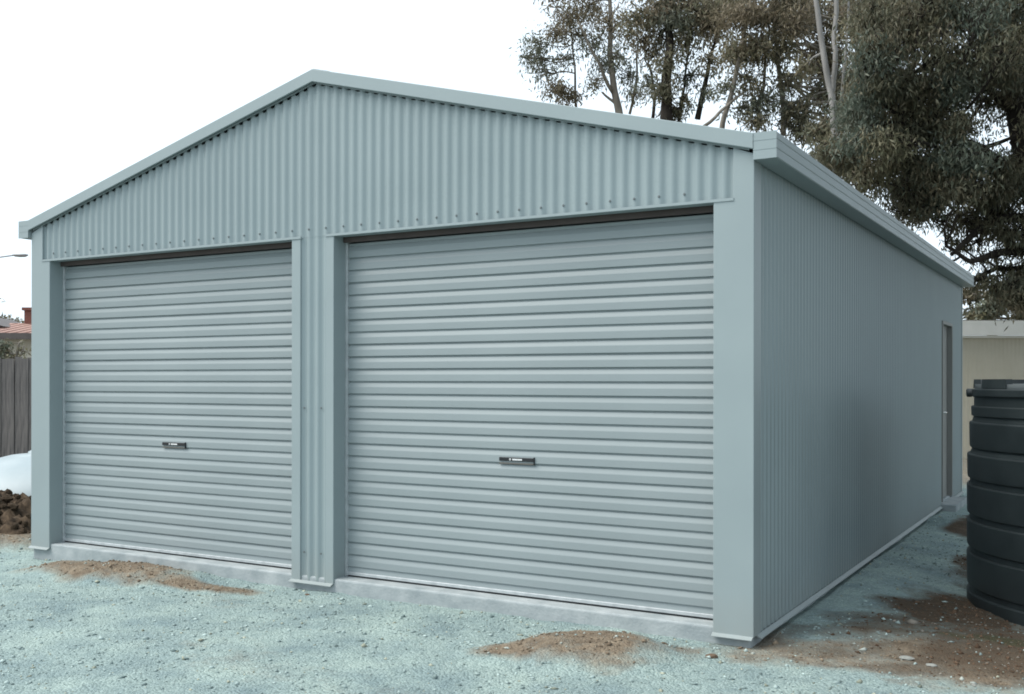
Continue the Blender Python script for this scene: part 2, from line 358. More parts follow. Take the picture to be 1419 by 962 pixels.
PITCH = .0762; AMP = .0075
def corr_sheet(s0, s1, zlo, zhi, place, phase=0.0, div=8, flip=False, amp=AMP):
    """corrugated sheet along s; zlo/zhi functions of s; place(s, off, z) -> point"""
    n = max(2, int(round((s1 - s0) / PITCH * div))); V = []; F = []
    for i in range(n + 1):
        s = s0 + (s1 - s0) * i / n; q = 2 * math.pi * (s - phase) / PITCH
        off = amp * max(-1, min(1, 1.18 * math.cos(q)))
        V += [place(s, off, zlo(s)), place(s, off, zhi(s))]
        if i: 
            f = (2*i - 2, 2*i, 2*i + 1, 2*i - 1); F.append(f[::-1] if flip else f)
    return V, F
X0S = .2706                                            # first screw crest
roofline = lambda x: ZE + SL * min(x, W - x)
crest = lambda x: math.cos(2 * math.pi * (x - X0S) / PITCH)
V, F = corr_sheet(.133, 6.046, lambda x: ZH + .004, lambda x: roofline(x) + (.03 if crest(x) > -.1 else -.0125), lambda s, o, z: (s, .004 - o, z), X0S)  # valley ends cut short to shape dark shadow notches under the barge
gable = gp('gable_cladding', V, F, M['wall'], smooth=True)
scr = MB(); scr.add(*lathe([(.0075, 0), (.0075, .003), (.0045, .003), (.0045, .007)], 8))
scr_me = new_mesh([(x, -z, y) for x, y, z in scr.V], [f[::-1] for f in scr.F]); scr_me.materials.append(M['screw'])
for i in range(37):
    x = X0S + .1524 * i; link('screw', scr_me, gable, (x, .004 - AMP, 2.535))
# pier between the doors
V, F = corr_sheet(2.935, 3.193, lambda x: ZB + .006, lambda x: ZH + .03, lambda s, o, z: (s, .005 - o, z), X0S)
pier = gp('pier_cladding', V, F, M['wall'], smooth=True)
for z in (.30, 1.30): 
    for i in (18, 19): link('screw', scr_me, pier, (X0S + .1524 * i - .04, .005 - AMP, z))
def flashing(poly, y0, y1, name='corner_flashing', mat='trim'):
    mb = MB().prism_y(poly, y0, y1); o = gmb(mb, name, M[mat]); bevel(o, .004, 2); return o
flashing([(-.006, ZB), (XL1, ZB), (XL1, ZH), (.139, ZH), (.139, roofline(.139) - .004), (-.006, ZE - .02)], -.013, .12)
flashing([(XR0, ZB), (W + .006, ZB), (W + .006, ZE - .02), (6.04, roofline(6.04) - .004), (6.04, ZH), (XR0, ZH)], -.013, .12)
flashing([(XP0, ZB), (2.946, ZB), (2.946, ZH), (XP0, ZH)], -.012, .12, 'pier_flashing')
flashing([(3.176, ZB), (XP1, ZB), (XP1, ZH), (3.176, ZH)], -.012, .12, 'pier_flashing')
# kicked-out bottom lips of the flashings
def lip(x0, x1, name='drip_lip'):
    mb = MB().prism_x([(-.012, ZB + .006), (-.040, ZB - .008), (-.040, ZB - .011), (-.012, ZB - .001)][::-1], x0, x1); return gmb(mb, name, M['trim'])
lip(-.012, XL1 + .002); lip(XP0 - .002, XP1 - .004); lip(XR0 - .002, W + .002)
# header trim over each door: folded angle
for x0, x1 in ((.134, 2.952), (3.170, 6.045)):
    mb = MB().prism_x([(-.018, ZH - .004), (-.018, ZH + .012), (-.010, ZH + .012), (-.010, ZH + .003), (.075, ZH + .003), (.075, ZH - .004)], x0, x1)
    gmb(mb, 'header_trim', M['trim'])

# roller doors
SP = .0851; SLAT0 = .2075
def slat_mesh(w):
    # one rib of the curtain: groove, upward facing shoulder, flat face, under-cut edge
    prof = [(.0, 0.0), (-.0125, .0008), (-.0140, .0035), (-.0137, .044), (-.0128, .048), (-.0045, .073), (-.0008, .0765), (.0, SP)]
    V = []; F = []
    for i, (y, z) in enumerate(prof):
        V += [(0, y, z), (w, y, z)]
        if i: F.append((2*i - 2, 2*i - 1, 2*i + 1, 2*i))
    me = new_mesh(V, F); me.materials.append(M['door']); return me
def roller_door(x0, x1, px0, px1):
    w = x1 - x0
    d = bpy.data.objects.new('roller_door', None); COL.objects.link(d); d.parent = garage; d.location = (x0 - W / 2, YD, 0); d.empty_display_size = .2
    sm = slat_mesh(w - .016)
    for k in range(26):
        o = link('slat', sm, d, (.008, random.uniform(-.0012, .0012), SLAT0 + k * SP)); o.rotation_euler = (random.uniform(-.018, .018), 0, random.uniform(-.0005, .0005))
    # last ribs bend back on to the drum
    z = SLAT0 + 26 * SP; y = 0
    for k in range(6):
        o = link('slat', sm, d, (.008, y, z)); a = (-1.30, -1.45, -1.3, -1.0, -.7, -.4)[k]; o.rotation_euler = (a, 0, 0)
        z += SP * math.cos(a); y -= SP * math.sin(a)
    # plain lower strip, bottom rail and rubber seal
    mb = MB().prism_x([(0, ZS + .030), (0, SLAT0), (-.004, SLAT0), (-.010, ZS + .030)][::-1], .008, w - .008); mb.build('bottom_strip', M['door'], d)
    mb = MB().prism_x([(-.022, ZS + .012), (-.022, ZS + .034), (.02, ZS + .034), (.02, ZS + .012)], .01, w - .01); bevel(mb.build('bottom_rail', M['track'], d), .003)
    mb = MB().box(.01, w - .01, -.012, .012, ZS + .0015, ZS + .0115); mb.build('rubber_seal', M['black'], d)
    for a, b in ((.001, .020), (w - .020, w - .001)):
        t = MB().box(a, b, -.026, .02, ZS + .002, ZH + .06).build('guide_track', M['track'], d); bevel(t, .002)
    for a in (.006, w - .014):
        for k in range(2): MB().box(a, a + .008, -.030, -.0265, ZS + .03 + .05 * k, ZS + .042 + .05 * k).build('track_bolt', M['track'], d)
    # lock plate with lettering, lift strip below
    zc = .995; a, b = px0 - x0, px1 - x0; pw = b - a
    p = MB().box(a, b, -.022, -.0138, zc - .010, zc + .013).build('lock_plate', M['black'], d); bevel(p, .002)
    lt = MB()
    cx = a + pw * .33; V, F = lathe([(.0035, 0), (.0065, 0), (.0065, .0012), (.0035, .0012)], 14, False); lt.add([(cx + x, -.0222 - zz, zc + .001 + y) for x, y, zz in V], F)
    t = a + pw * .40
    for wd, hh in ((.008, .010), (.007, .010), (.008, .010), (.007, .010), (.003, .010), (.008, .010), (.007, .010), (.008, .010)):
        lt.box(t, t + wd, -.0234, -.0222, zc + .001 - hh / 2, zc + .001 + hh / 2); t += wd + .0017
    lt.build('lock_lettering', M['white_print'], d)
    MB().prism_x([(-.0138, zc - .020), (-.021, zc - .024), (-.021, zc - .028), (-.0138, zc - .030)][::-1], a, b + .004).build('lift_strip', M['lip'], d)
    MB().box(b + .004, b + .008, -.026, -.0138, zc - .026, zc + .018).build('lock_end', M['black'], d)
    # drum the curtain winds on
    V, F = lathe([(.21, 0), (.21, w - .1)], 24); mbd = MB().add([(z + .05, y + .30, x + 2.66) for x, y, z in V], F); mbd.build('roller_drum', M['drum'], d, True)
    return d
roller_door(XL1, XP0, 1.425, 1.672)
roller_door(XP1, XR0, 4.480, 4.726)
# dark strip above each curtain, standing in for the shadow under the header
gmb(MB().box(XL1 + .002, XP0 - .002, .088, .104, 2.438, ZH + .30), 'gap_shade', M['gap_shade']); gmb(MB().box(XP1 + .002, XR0 - .002, .088, .104, 2.438, ZH + .30), 'gap_shade', M['gap_shade'])

# slab
mb = MB().box(.004, W - .014, 0, LEN, -.12, ZS); slab = gmb(mb, 'concrete_slab', M['conc']); bevel(slab, .014, 3)

# side, rear and left walls
V, F = corr_sheet(.05, LEN, lambda s: ZB, lambda s: 2.715, lambda s, o, z: (W - .006 + o, s, z), .02, 8); side = gp('side_wall', V, F, M['wall'], smooth=True)
DY0, DY1, DZ1 = 6.98, 7.78, 2.17
# opening for the side door: split the wall into three sheets instead of one
bpy.data.objects.remove(side)
for s0, s1, z0, z1 in ((.05, DY0, ZB, 2.715), (DY1, LEN, ZB, 2.715), (DY0, DY1, DZ1, 2.715)):
    V, F = corr_sheet(s0, s1, lambda s: z0, lambda s: z1, lambda s, o, z: (W - .006 + o, s, z), .02, 10, amp=.0068); gp('side_wall', V, F, M['wall'], smooth=True)
V, F = corr_sheet(.05, LEN, lambda s: ZB, lambda s: 2.715, lambda s, o, z: (.006 - o, s, z), .02, 6, True); gp('side_wall', V, F, M['wall'], smooth=True)
V, F = corr_sheet(.0, W, lambda s: ZB, lambda s: roofline(s) + .03, lambda s, o, z: (s, LEN + o, z), 0, 4, True); gp('rear_wall', V, F, M['wall'], smooth=True)
flashing([(W - .10, ZB), (W + .006, ZB), (W + .006, 2.69), (W - .10, 2.69)], LEN - .05, LEN + .013)
# base flashing along the side
mb = MB().add([(x, y, z) for y in (.055, LEN) for x, z in ((W + .0035, ZB + .004), (W + .030, ZB - .012), (W + .030, ZB - .016), (W - .002, ZB - .006))],
              [(0, 3, 2, 1), (4, 5, 6, 7), (0, 1, 5, 4), (1, 2, 6, 5), (2, 3, 7, 6), (3, 0, 4, 7)]); gmb(mb, 'base_flashing', M['trim'])
# personnel door in the side wall
pd = bpy.data.objects.new('side_door', None); COL.objects.link(pd); pd.parent = garage; pd.location = (W / 2, DY0, ZS); pd.empty_display_size = .1
pw = DY1 - DY0; ph = DZ1 - ZS
MB().box(-.075, -.045, .035, pw - .035, .005, ph - .035).build('door_leaf', M['pa_door'], pd)
fr = MB().box(-.09, .012, 0, .034, 0, ph).box(-.09, .012, pw - .034, pw, 0, ph).box(-.09, .012, .034, pw - .034, ph - .034, ph); fr.build('door_frame', M['pa_door'], pd)
MB().tube([(-.05, .13, 1.0), (.02, .13, 1.0)], .011).tube([(.018, .13, 1.0), (.020, .26, .995)], .010).build('door_handle', M['chrome'], pd, True)
MB().box(-.05, -.040, .10, .16, .90, 1.08).build('handle_plate', M['chrome'], pd)
gmb(MB().box(W - .02, W + .16, DY0 - .1, DY1 + .1, .02, ZS - .02), 'door_step', M['conc'])

# barge cappings (face, folded bottom lip, top return) left and right
BH = .087
def barge(sgn):
    xa = W / 2; xe = -.008 if sgn < 0 else W + .008
    def P(x, y, dz): return (x, y, ZA - SL * abs(x - xa) + dz)
    xs = [xa, xe] if sgn > 0 else [xe, xa]
    mb = MB()
    prof = [(-.042, .000), (-.046, .004), (-.046, BH - .004), (-.042, BH), (.16, BH), (.16, BH - .002), (-.040, BH - .002), (-.0435, BH - .006), (-.0435, .008), (-.036, .004), (-.036, .000)]
    n = len(prof); V = [P(xs[0], y, z) for y, z in prof] + [P(xs[1], y, z) for y, z in prof]
    F = [tuple(range(n)), tuple(reversed(range(n, 2*n)))] + [(i, i + n, (i+1) % n + n, (i+1) % n) for i in range(n)]
    mb.add(V, F); o = gmb(mb, 'barge_capping', M['trim']); return o
barge(-1); barge(1)
for xs in ((.02, W / 2), (W / 2, W - .02)):       # folded strip closing the sheet ends under the barge
    z_ = [roofline(x) for x in xs]; V = [(x, y, zz + dz) for x, zz in zip(xs, z_) for y, dz in ((-.017, -.007), (-.014, -.007), (-.014, .05), (-.017, .05))]
    gp('barge_strip', V, [(0, 3, 2, 1), (4, 5, 6, 7), (0, 1, 5, 4), (1, 2, 6, 5), (2, 3, 7, 6), (3, 0, 4, 7)], M['trim'])
# roof sheets: corrugation runs down the slope, waves along y
for sgn in (-1, 1):
    xe = W + .05 if sgn > 0 else -.05; xa = W / 2; n = int(round((LEN + .08) / PITCH * 6)); V = []; F = []
    for i in range(n + 1):
        y = -.032 + (LEN + .08) * i / n; off = AMP * math.cos(2 * math.pi * y / PITCH)
        for x in (xa, xe): V.append((x, y, ZA - SL * abs(x - xa) + BH - .016 + off))
        if i: f = (2*i - 2, 2*i - 1, 2*i + 1, 2*i); F.append(f if sgn > 0 else f[::-1])
    gp('roof_sheet', V, F, M['roof'], smooth=True)
mb = MB(); z0 = ZA + BH + .004
mb.add([(xa + dx, y, z0 - SL * abs(dx)) for y in (-.03, LEN + .05) for dx in (-.14, 0, .14)], [(0, 1, 4, 3), (1, 2, 5, 4)]); gmb(mb, 'ridge_capping', M['roof'])
# quad gutters with swaged face
def gutter(sgn):
    x_in = W + .009 if sgn > 0 else -.009; xo = .125
    prof = [(0, 2.681), (xo - .006, 2.681), (xo, 2.686), (xo, 2.722), (xo - .003, 2.727), (xo - .003, 2.731), (xo, 2.736), (xo, 2.772), (xo - .003, 2.777), (xo - .003, 2.781), (xo, 2.786), (xo, 2.818), (xo - .004, 2.822), (xo - .016, 2.822), (xo - .016, 2.816), (xo - .010, 2.812),
            (xo - .010, 2.690), (.004, 2.686), (.004, 2.79), (0, 2.79)]
    ys = (-.040, LEN + .03); V = [(x_in + sgn * a, y, z) for y in ys for a, z in prof]; n = len(prof)
    F = [(i, i + n, (i+1) % n + n, (i+1) % n) for i in range(n)]
    if sgn > 0: F = [f[::-1] for f in F]
    g = gp('gutter', V, F, M['trim'])
    # stop ends with raised swages
    for y, s2 in ((ys[0], -1), (ys[1], 1)):
        mb = MB(); a, b = sorted((x_in, x_in + sgn * (xo + .002)))
        y2 = y + s2 * .0025
        for z0_, z1_ in ((2.679, 2.7245), (2.729, 2.7745), (2.779, 2.8225)): mb.box(a, b, min(y, y2), max(y, y2), z0_, z1_)
        mb.box(a, b, min(y, y + s2 * .001), max(y, y + s2 * .001), 2.68, 2.822)
        e = mb.build('stop_end', M['trim'], g)
gutter(1); gutter(-1)

# ------------------------------------------------------------------ water tank
tk = thing('water_tank', 'dark green-black ribbed plastic water tank standing beside the garage side wall', 'water tank', (8.03, 2.74, .0), .3)
R0 = 1.12
prof = [(R0 - .01, -.25)]
bands = [(-.20, .012, .0), (.055, .283, 0), (.325, .513, 0), (.555, .763, 0), (.805, .978, -.002), (1.02, 1.203, -.016)]
for z0, z1, dr in bands:
    r = R0 + dr
    prof += [(r - .017, z0 - .006), (r - .003, z0 + .006), (r, z0 + .02), (r + .002, z1 - .012), (r + .002, z1 - .006), (r - .003, z1), (r - .017, z1 + .003)]
prof += [(R0 - .042, 1.240), (R0 - .028, 1.250), (R0 - .026, 1.31), (R0 - .032, 1.315), (R0 - .045, 1.318), (R0 - .045, 1.376), (R0 - .030, 1.384), (R0 - .026, 1.39), (R0 - .026, 1.430), (R0 - .034, 1.437), (R0 - .06, 1.440)]
V, F = lathe(prof, 128, False); tw_ = mk('tank_wall', V, F, M['tank'], tk, True); tw_.data.set_sharp_from_angle(angle=math.radians(28))
V, F = lathe([(R0 - .05, 1.439), (R0 - .05, 1.470), (.5, 1.478), (.5, 1.50), (.02, 1.502)], 96); mk('lid', V, F, M['tank_dust'], tk, True)
ang0 = math.atan2(2.74 - CAM[1], 8.03 - CAM[0])
for k in range(10):
    a = 2 * math.pi * k / 10 + .12; mb = MB(); n = 7
    for i in range(n):
        t0 = a + .30 * i / n; t1 = a + .30 * (i + 1) / n
        V = []
        for t in (t0, t1):
            for r, z in ((R0 - .095, 1.441), (R0 - .040, 1.441), (R0 - .044, 1.504), (R0 - .090, 1.504)): V.append((r * math.cos(t), r * math.sin(t), z))
        mb.add(V, [(0,3,2,1),(4,5,6,7),(0,1,5,4),(1,2,6,5),(2,3,7,6),(3,0,4,7)])
    mb.build('rim_lug', M['tank'], tk)
for k in range(5):
    a = 2 * math.pi * k / 5 + 3.02; V, F = lathe([(.03, 0), (.03, .03), (.02, .036)], 16)
    c, s = math.cos(a), math.sin(a); Q = [((R0 - .028 + z) * c - x * s, (R0 - .028 + z) * s + x * c, 1.408 + y) for x, y, z in V]
    mk('rim_knob', Q, F, M['tank'], tk)

# ------------------------------------------------------------------ left side: dirt heap, white tank, fence, house, lamp
def heap(name, label, cx, cy, rx, ry, h, seedk, mat):
    n = 90; V = []; F = []
    for i in range(n):
        for j in range(n):
            a = -1.1 + 2.2 * i / (n - 1); b = -1.1 + 2.2 * j / (n - 1); x, y = cx + rx * a, cy + ry * b
            d = math.hypot(a, b); V.append((rx * a, ry * b, max(0, 1 - d * d)))
    V = np.array(V); X = V[:, 0] + cx; Y = V[:, 1] + cy
    prof = np.sqrt(V[:, 2]) * .6 + V[:, 2] * .4
    z = h * prof * (1 + .5 * fbm(X, Y, 2.2, 3, seedk)) + (prof > .02) * prof ** .3 * (.26 * fbm(X, Y, 6, 4, seedk + 1) + .26 * fbm(X, Y, 16, 3, seedk + 2))
    V[:, 2] = z - .05
    # push sideways too, so that clods overhang
    V[:, 0] += .05 * fbm(X, Y, 14, 3, 3); V[:, 1] += .05 * fbm(X + 9, Y, 14, 3, 4)
    F = [(i*n + j, (i+1)*n + j, (i+1)*n + j + 1, i*n + j + 1) for i in range(n - 1) for j in range(n - 1)]
    o = mk(name, V, F, mat, None, True, (cx, cy, float(ground_z(np.array([cx]), np.array([cy]))[0]))); 
    return o
p = at(-15, 755, 9.9)
hp = heap('dirt_heap', '', p[0] - .35, p[1] + .35, 1.35, 1.0, .33, 1, M['clod']); tag(hp, 'heap of dark brown clods of earth beside the left garage corner', 'dirt heap')
clod_me = []
for k in range(4):
    V, F = lathe([(.35, -.8), (.85, -.45), (1, 0), (.8, .5), (.35, .8)], 9); V = [(x * random.uniform(.75, 1.2), y * random.uniform(.7, 1.2), z * random.uniform(.6, 1.1)) for x, y, z in V]
    F.append(tuple(reversed(range(9)))); me = new_mesh(V, F); me.materials.append(M['clod']); clod_me.append(me)
hv = np.array([v.co[:] for v in hp.data.vertices]); cand = hv[hv[:, 2] > .05]
for k in range(280):
    v = cand[random.randrange(len(cand))]; o = link('clod', clod_me[k % 4], hp, tuple(v + np.array([0, 0, .01]))); s = random.choice((.012, .018, .025, .035, .05)) * random.uniform(.8, 1.2); o.scale = (s, s, s * .8); o.rotation_euler = (random.uniform(0, 3),) * 3

p = at(78, 640, 12.2)
V, F = lathe([(1.25, -.3), (1.27, 0), (1.25, .15), (1.16, .32), (1.0, .46), (.78, .57), (.5, .64), (.3, .655), (.3, .68), (.26, .70), (.02, .705)], 72)
wt = mk('buried_tank', V, F, M['white'], None, True, (p[0], p[1], -.02)); tag(wt, 'smooth white domed tank half sunk in the earth behind the dirt heap', 'tank')

fc = at(22, 528, 14.6); fence = thing('paling_fence', 'weathered grey timber paling fence behind the white tank', 'fence', (fc[0], fc[1], 0), YAW)
pal = []
for k in range(4):
    mb = MB().box(-.048, .048, -.007, .007, 0, 1.80 + (.012, -.01, .004, -.018)[k]); me = new_mesh(mb.V, mb.F); me.materials.append(M['paling']); pal.append(me)
for k in range(44):
    x = -2.4 + k * .094; o = link('paling', pal[random.randrange(4)], fence, (x, -.025 - (.013 if k % 2 else 0), random.uniform(-.012, .012))); o.rotation_euler = (0, random.uniform(-.006, .006), 0)
for z in (.3, 1.0, 1.55): MB().box(-2.45, 1.75, -.012, .025, z, z + .08).build('rail', M['paling'], fence)
for x in (-2.2, -.1, 1.6): MB().box(x, x + .1, .03, .11, 0, 1.75).build('post', M['paling'], fence)

hc = at(10, 528, 31.0); house = thing('house', 'cream house with red tiled roof and brick chimney behind the paling fence', 'house', (hc[0], hc[1], 0), YAW + .10)
MB().box(-8, 5, 0, 7, 0, 2.75).build('wall', M['cream'], house)
rf = MB()
ez = 2.85
rf.add([(-8.5, -.5, ez), (5.5, -.5, ez), (5.5, 7.5, ez), (-8.5, 7.5, ez), (-4.6, 3.5, ez + .52), (3.5, 3.5, ez + .52)], [(0, 1, 5, 4), (1, 2, 5), (2, 3, 4, 5), (3, 0, 4)])
roof = rf.build('roof', M['tile'], house)
tl = MB()
for k in range(46):
    x = -8.4 + k * .30
    if x > 5.3: break
    tl.tube([(x, -.5, ez + .01), (x, 3.3, ez + .01 + .48)], .028, 6)
t_ = tl.build('tile_ribs', M['tile'], roof); t_['kind'] = 'stuff'
MB().box(-8.55, 5.55, -.60, -.48, ez - .16, ez + .02).build('gutter', M['fascia'], house)
MB().box(-8.5, 5.5, -.48, 0, ez - .10, ez - .06).build('eave', M['fascia'], house)
gl = MB().prism_y([(-3.2, ez + .2), (-.55, ez + .3), (-1.9, ez + .75)], 1.2, 5.5); gl.build('gable', M['fascia'], house)
hx = -.52
MB().box(hx - .12, hx + .62, 3.2, 3.9, ez + .3, ez + .92).box(hx - .18, hx + .68, 3.14, 3.96, ez + .925, ez + 1.02).build('chimney', M['brick'], roof)
MB().box(-1.6, -.2, -.03, .02, 1.1, 2.2).build('window', M['fascia'], house)

lp = at(-60, 528, 42.0); lamp = thing('street_lamp', 'thin grey street lamp with a long arm rising behind the house', 'street lamp', (lp[0], lp[1], 0), YAW)
MB().tube([(0, 0, 0), (0, 0, 5.6), (.1, 0, 6.1), (.4, 0, 6.28)], [.09, .06, .05, .045]).build('post', M['lamp_grey'], lamp, True)
MB().tube([(.38, 0, 6.27), (1.4, 0, 6.40), (2.45, 0, 6.54)], [.04, .03, .025]).build('arm', M['lamp_grey'], lamp, True)
V, F = lathe([(.03, -.36), (.10, -.26), (.13, -.05), (.12, .15), (.05, .26)], 12); mk('lamp_head', [(z + 2.6, y, -abs(x) * .2 + x * .55 + 6.54) for x, y, z in V], F, M['lamp_grey'], lamp, True)

# ------------------------------------------------------------------ right side: neighbour's shed
sc = at(1380, 528, 19.5); shed = thing('neighbour_shed', 'low tan clad shed with white gutter behind the garage and tank', 'shed', (sc[0], sc[1], 0), YAW - .02)
V, F = corr_sheet(-2.2, 5.0, lambda s: 0, lambda s: 2.33, lambda s, o, z: (s, -o * .25, z), 0, 4); mk('front_wall', V, F, M['tan'], shed, None)
MB().box(-2.2, 5.0, .02, 3.2, 0, 2.33).build('wall', M['tan'], shed)
MB().prism_x([(-.14, 2.35), (-.14, 2.62), (-.02, 2.62), (-.02, 2.35)], -2.35, 5.1).build('gutter', M['cream_trim'], shed)
MB().box(-2.3, 5.08, -.06, 3.3, 2.30, 2.345).build('eave', M['cream_trim'], shed)
MB().add([(-2.35, -.10, 2.635), (5.1, -.10, 2.635), (5.1, 3.4, 2.80), (-2.35, 3.4, 2.80)], [(0, 1, 2, 3)]).build('roof', M['cream_trim'], shed)

# ------------------------------------------------------------------ trees
PAL = {
 'olive': [(.150, .146, .090), (.185, .165, .104), (.128, .132, .084), (.195, .165, .112)],
 'brown': [(.185, .150, .102), (.158, .140, .090), (.205, .168, .116), (.138, .124, .080)],
 'grey':  [(.140, .156, .118), (.116, .134, .098), (.162, .174, .136), (.145, .138, .090)],
 'dark':  [(.108, .108, .070), (.128, .120, .076), (.110, .120, .084), (.138, .118, .078)],
 'teal':  [(.112, .138, .108), (.100, .124, .096), (.126, .150, .116), (.110, .114, .080)]}
def leaves(centers, dirs, cols, length, width):
    """diamond leaves: centers (n,3), dirs (n,3) leaf axis"""
    n = len(centers); r = rng.normal(size=(n, 3)); w = np.cross(dirs, r); w /= np.linalg.norm(w, axis=1, keepdims=True) + 1e-9
    L = (length * rng.uniform(.6, 1.35, n))[:, None]; Wd = (width * rng.uniform(.7, 1.3, n))[:, None]
    nrm = np.cross(dirs, w)
    P = np.stack([centers, centers + dirs * L * .45 + w * Wd * .5 + nrm * L * .04, centers + dirs * L, centers + dirs * L * .45 - w * Wd * .5 + nrm * L * .04], 1)
    q = np.arange(4 * n).reshape(n, 4)
    me = fast_mesh('leaves', P.reshape(-1, 3), q)
    ca = me.color_attributes.new('leaf_col', 'FLOAT_COLOR', 'POINT'); c4 = np.ones((n, 4, 4), np.float32); c4[..., :3] = cols[:, None, :]; ca.data.foreach_set('color', c4.ravel())
    me.materials.append(M['leaf']); return me
def wobble(p, q, n, amt):
    p = np.array(p, float); q = np.array(q, float); L = np.linalg.norm(q - p); pts = []
    o1 = rng.normal(0, amt * L, 3); o2 = rng.normal(0, amt * L * .5, 3)
    for i in range(n + 1):
        t = i / n; pts.append(p + (q - p) * t + o1 * math.sin(math.pi * t) + o2 * math.sin(2 * math.pi * t))
    return pts
def tree(name, label, depth, trunks, clumps, bark, leaf=.17, lw=.045, droop=.8, dens=1.0, group='trees behind the garage', spread=1.0, twigs=9, lean=None):
    """trunks: list of [(u, v, dd, radius)...] from top of roof line upward, first point is carried to the ground;
       clumps: (u, v, ru, rv, leaves, palette, dd) in photo pixels at this tree's distance"""
    base = at(trunks[0][0][0], PY, depth + trunks[0][0][2]); root = thing(name, label, 'tree', (base[0], base[1], -.1), 0, group)
    B = np.array([base[0], base[1], -.1]); tm = MB(); nodes = []
    for ti, tr in enumerate(trunks):
        pts = [at(u, v, depth + dd) for u, v, dd, r in tr]; rad = [t[3] for t in tr]
        if ti == 0:
            pts = [np.array([base[0], base[1], -.1])] + pts; rad = [rad[0] * 1.35] + rad
        # resample with wobble
        P = []; Rr = []
        for i in range(len(pts) - 1):
            seg = wobble(pts[i], pts[i+1], 5, .02); P += seg[:-1]; Rr += [rad[i] + (rad[i+1] - rad[i]) * k / 5 for k in range(5)]
        P.append(pts[-1]); Rr.append(rad[-1]); tm.tube([p_ - B for p_ in P], Rr, 8); nodes += list(zip(P, Rr))
    C_, D_, K_ = [], [], []
    NP = np.array([p_ for p_, r in nodes]); NR = np.array([r for p_, r in nodes])
    for (u, v, ru, rv, nl, pal, dd) in clumps:
        d = depth + dd; c = at(u, v, d); sx = ru / FPX * d; sz = rv / FPX * d; sy = (sx + sz) * .5
        dist = np.linalg.norm(NP - c, axis=1) + np.where(NP[:, 2] > c[2] + .2, 3.0, 0) + np.where(NP[:, 2] < 1.5, 5, 0); k = int(dist.argmin()); s = NP[k]
        br = wobble(s, c, 6, .09); r0 = min(NR[k] * .6, .05 + .012 * np.linalg.norm(c - s)); tm.tube([q - B for q in br], list(np.linspace(r0, .012, 7)), 6)
        tw = int(twigs * spread); per = max(1, int(nl * dens / tw)); colset = np.array(PAL[pal])
        for t in range(tw):
            dirv = rng.normal(size=3); dirv /= np.linalg.norm(dirv); dirv[2] = dirv[2] * .8 + .1
            rr = rng.uniform(.45, 1.0) ** .6; e = c + (RGT * dirv[0] * sx + FWD * dirv[1] * sy + UP * dirv[2] * sz) * rr
            o = br[random.choice((4, 5, 6))]; path = wobble(o, e, 4, .08); tm.tube([q - B for q in path], list(np.linspace(.016, .005, 5)), 4)
            # sub-clusters of leaves near the twig end
            tt = rng.beta(2.6, 1.0, per); pp = np.array(path); idx = tt * 4; i0 = np.clip(idx.astype(int), 0, 3); fr_ = (idx - i0)[:, None]
            pos = pp[i0] * (1 - fr_) + pp[i0 + 1] * fr_
            cl = .27 * (sx + sz) * .5 + .05
            pos = pos + rng.normal(0, cl, (per, 3)) * np.array([1, 1, .8]) + np.array([0, 0, -.3 * cl])
            dv = rng.normal(0, .55, (per, 3)); dv[:, 2] -= droop; dv /= np.linalg.norm(dv, axis=1, keepdims=True)
            base_c = colset[rng.integers(len(colset))]; col = base_c * rng.uniform(.7, 1.3, (per, 1)) * .6 + colset[rng.integers(len(colset), size=per)] * .4
            C_.append(pos - B); D_.append(dv); K_.append(col)
    tm.build('trunk', M[bark], root, True)
    me = leaves(np.concatenate(C_), np.concatenate(D_), np.concatenate(K_), leaf, lw); o = link('crown', me, root); return root
def fill(n, u0, u1, v0, v1, r0, r1, nl, pals, dd0, dd1, seed):
    r = random.Random(seed); out = []
    for _ in range(n):
        rr = r.uniform(r0, r1); out.append((r.uniform(u0, u1), r.uniform(v0, v1), rr, rr * r.uniform(.6, .95), nl, r.choice(pals), r.uniform(dd0, dd1)))
    return out

# slender gum at the left of the group
def thin(tr, k=.62): return [[(u, v, d, r * k) for u, v, d, r in t] for t in tr]
tree('gum_tree', 'slender gum tree with sparse lobed crown, outermost beside the open sky', 26,
     thin([[(858, 160, 0, .17), (850, 120, 0, .14), (845, 60, .1, .11), (840, -40, .2, .06)], [(850, 130, 0, .08), (822, 75, -.3, .06), (800, 30, -.4, .04)], [(858, 150, 0, .07), (834, 128, .2, .04)], [(798, 150, .4, .06), (796, 90, .3, .04), (790, 40, .2, .03)], [(872, 158, .3, .06), (880, 120, .3, .05), (884, 60, .4, .04)]]),
     [(742, 60, 24, 20, 420, 'grey', 0), (732, 82, 18, 14, 260, 'grey', .3), (750, 100, 20, 14, 200, 'grey', .2), (768, 122, 24, 15, 620, 'brown', 0), (790, 134, 18, 9, 300, 'brown', .3), (770, 50, 20, 18, 420, 'brown', -.3),
      (785, 22, 26, 24, 800, 'brown', 0), (812, 10, 26, 24, 800, 'brown', .5), (800, 48, 22, 18, 360, 'olive', .2), (822, 62, 20, 20, 300, 'grey', 0), (836, 92, 22, 22, 380, 'grey', .3), (824, 115, 16, 11, 200, 'olive', -.2), (845, 30, 26, 26, 620, 'brown', 0),
      (857, 75, 22, 22, 360, 'grey', -.3), (868, 105, 18, 18, 300, 'grey', .2), (778, 82, 20, 18, 260, 'grey', .5), (760, -10, 30, 18, 300, 'brown', .4), (800, -30, 36, 22, 500, 'brown', 0), (850, -30, 36, 22, 500, 'brown', .3), (880, 130, 16, 12, 180, 'olive', 0), (872, 45, 20, 22, 420, 'olive', .3), (752, 82, 14, 10, 120, 'grey', .1)],
     'bark_grey', .125, .034, .7, .95, twigs=14)
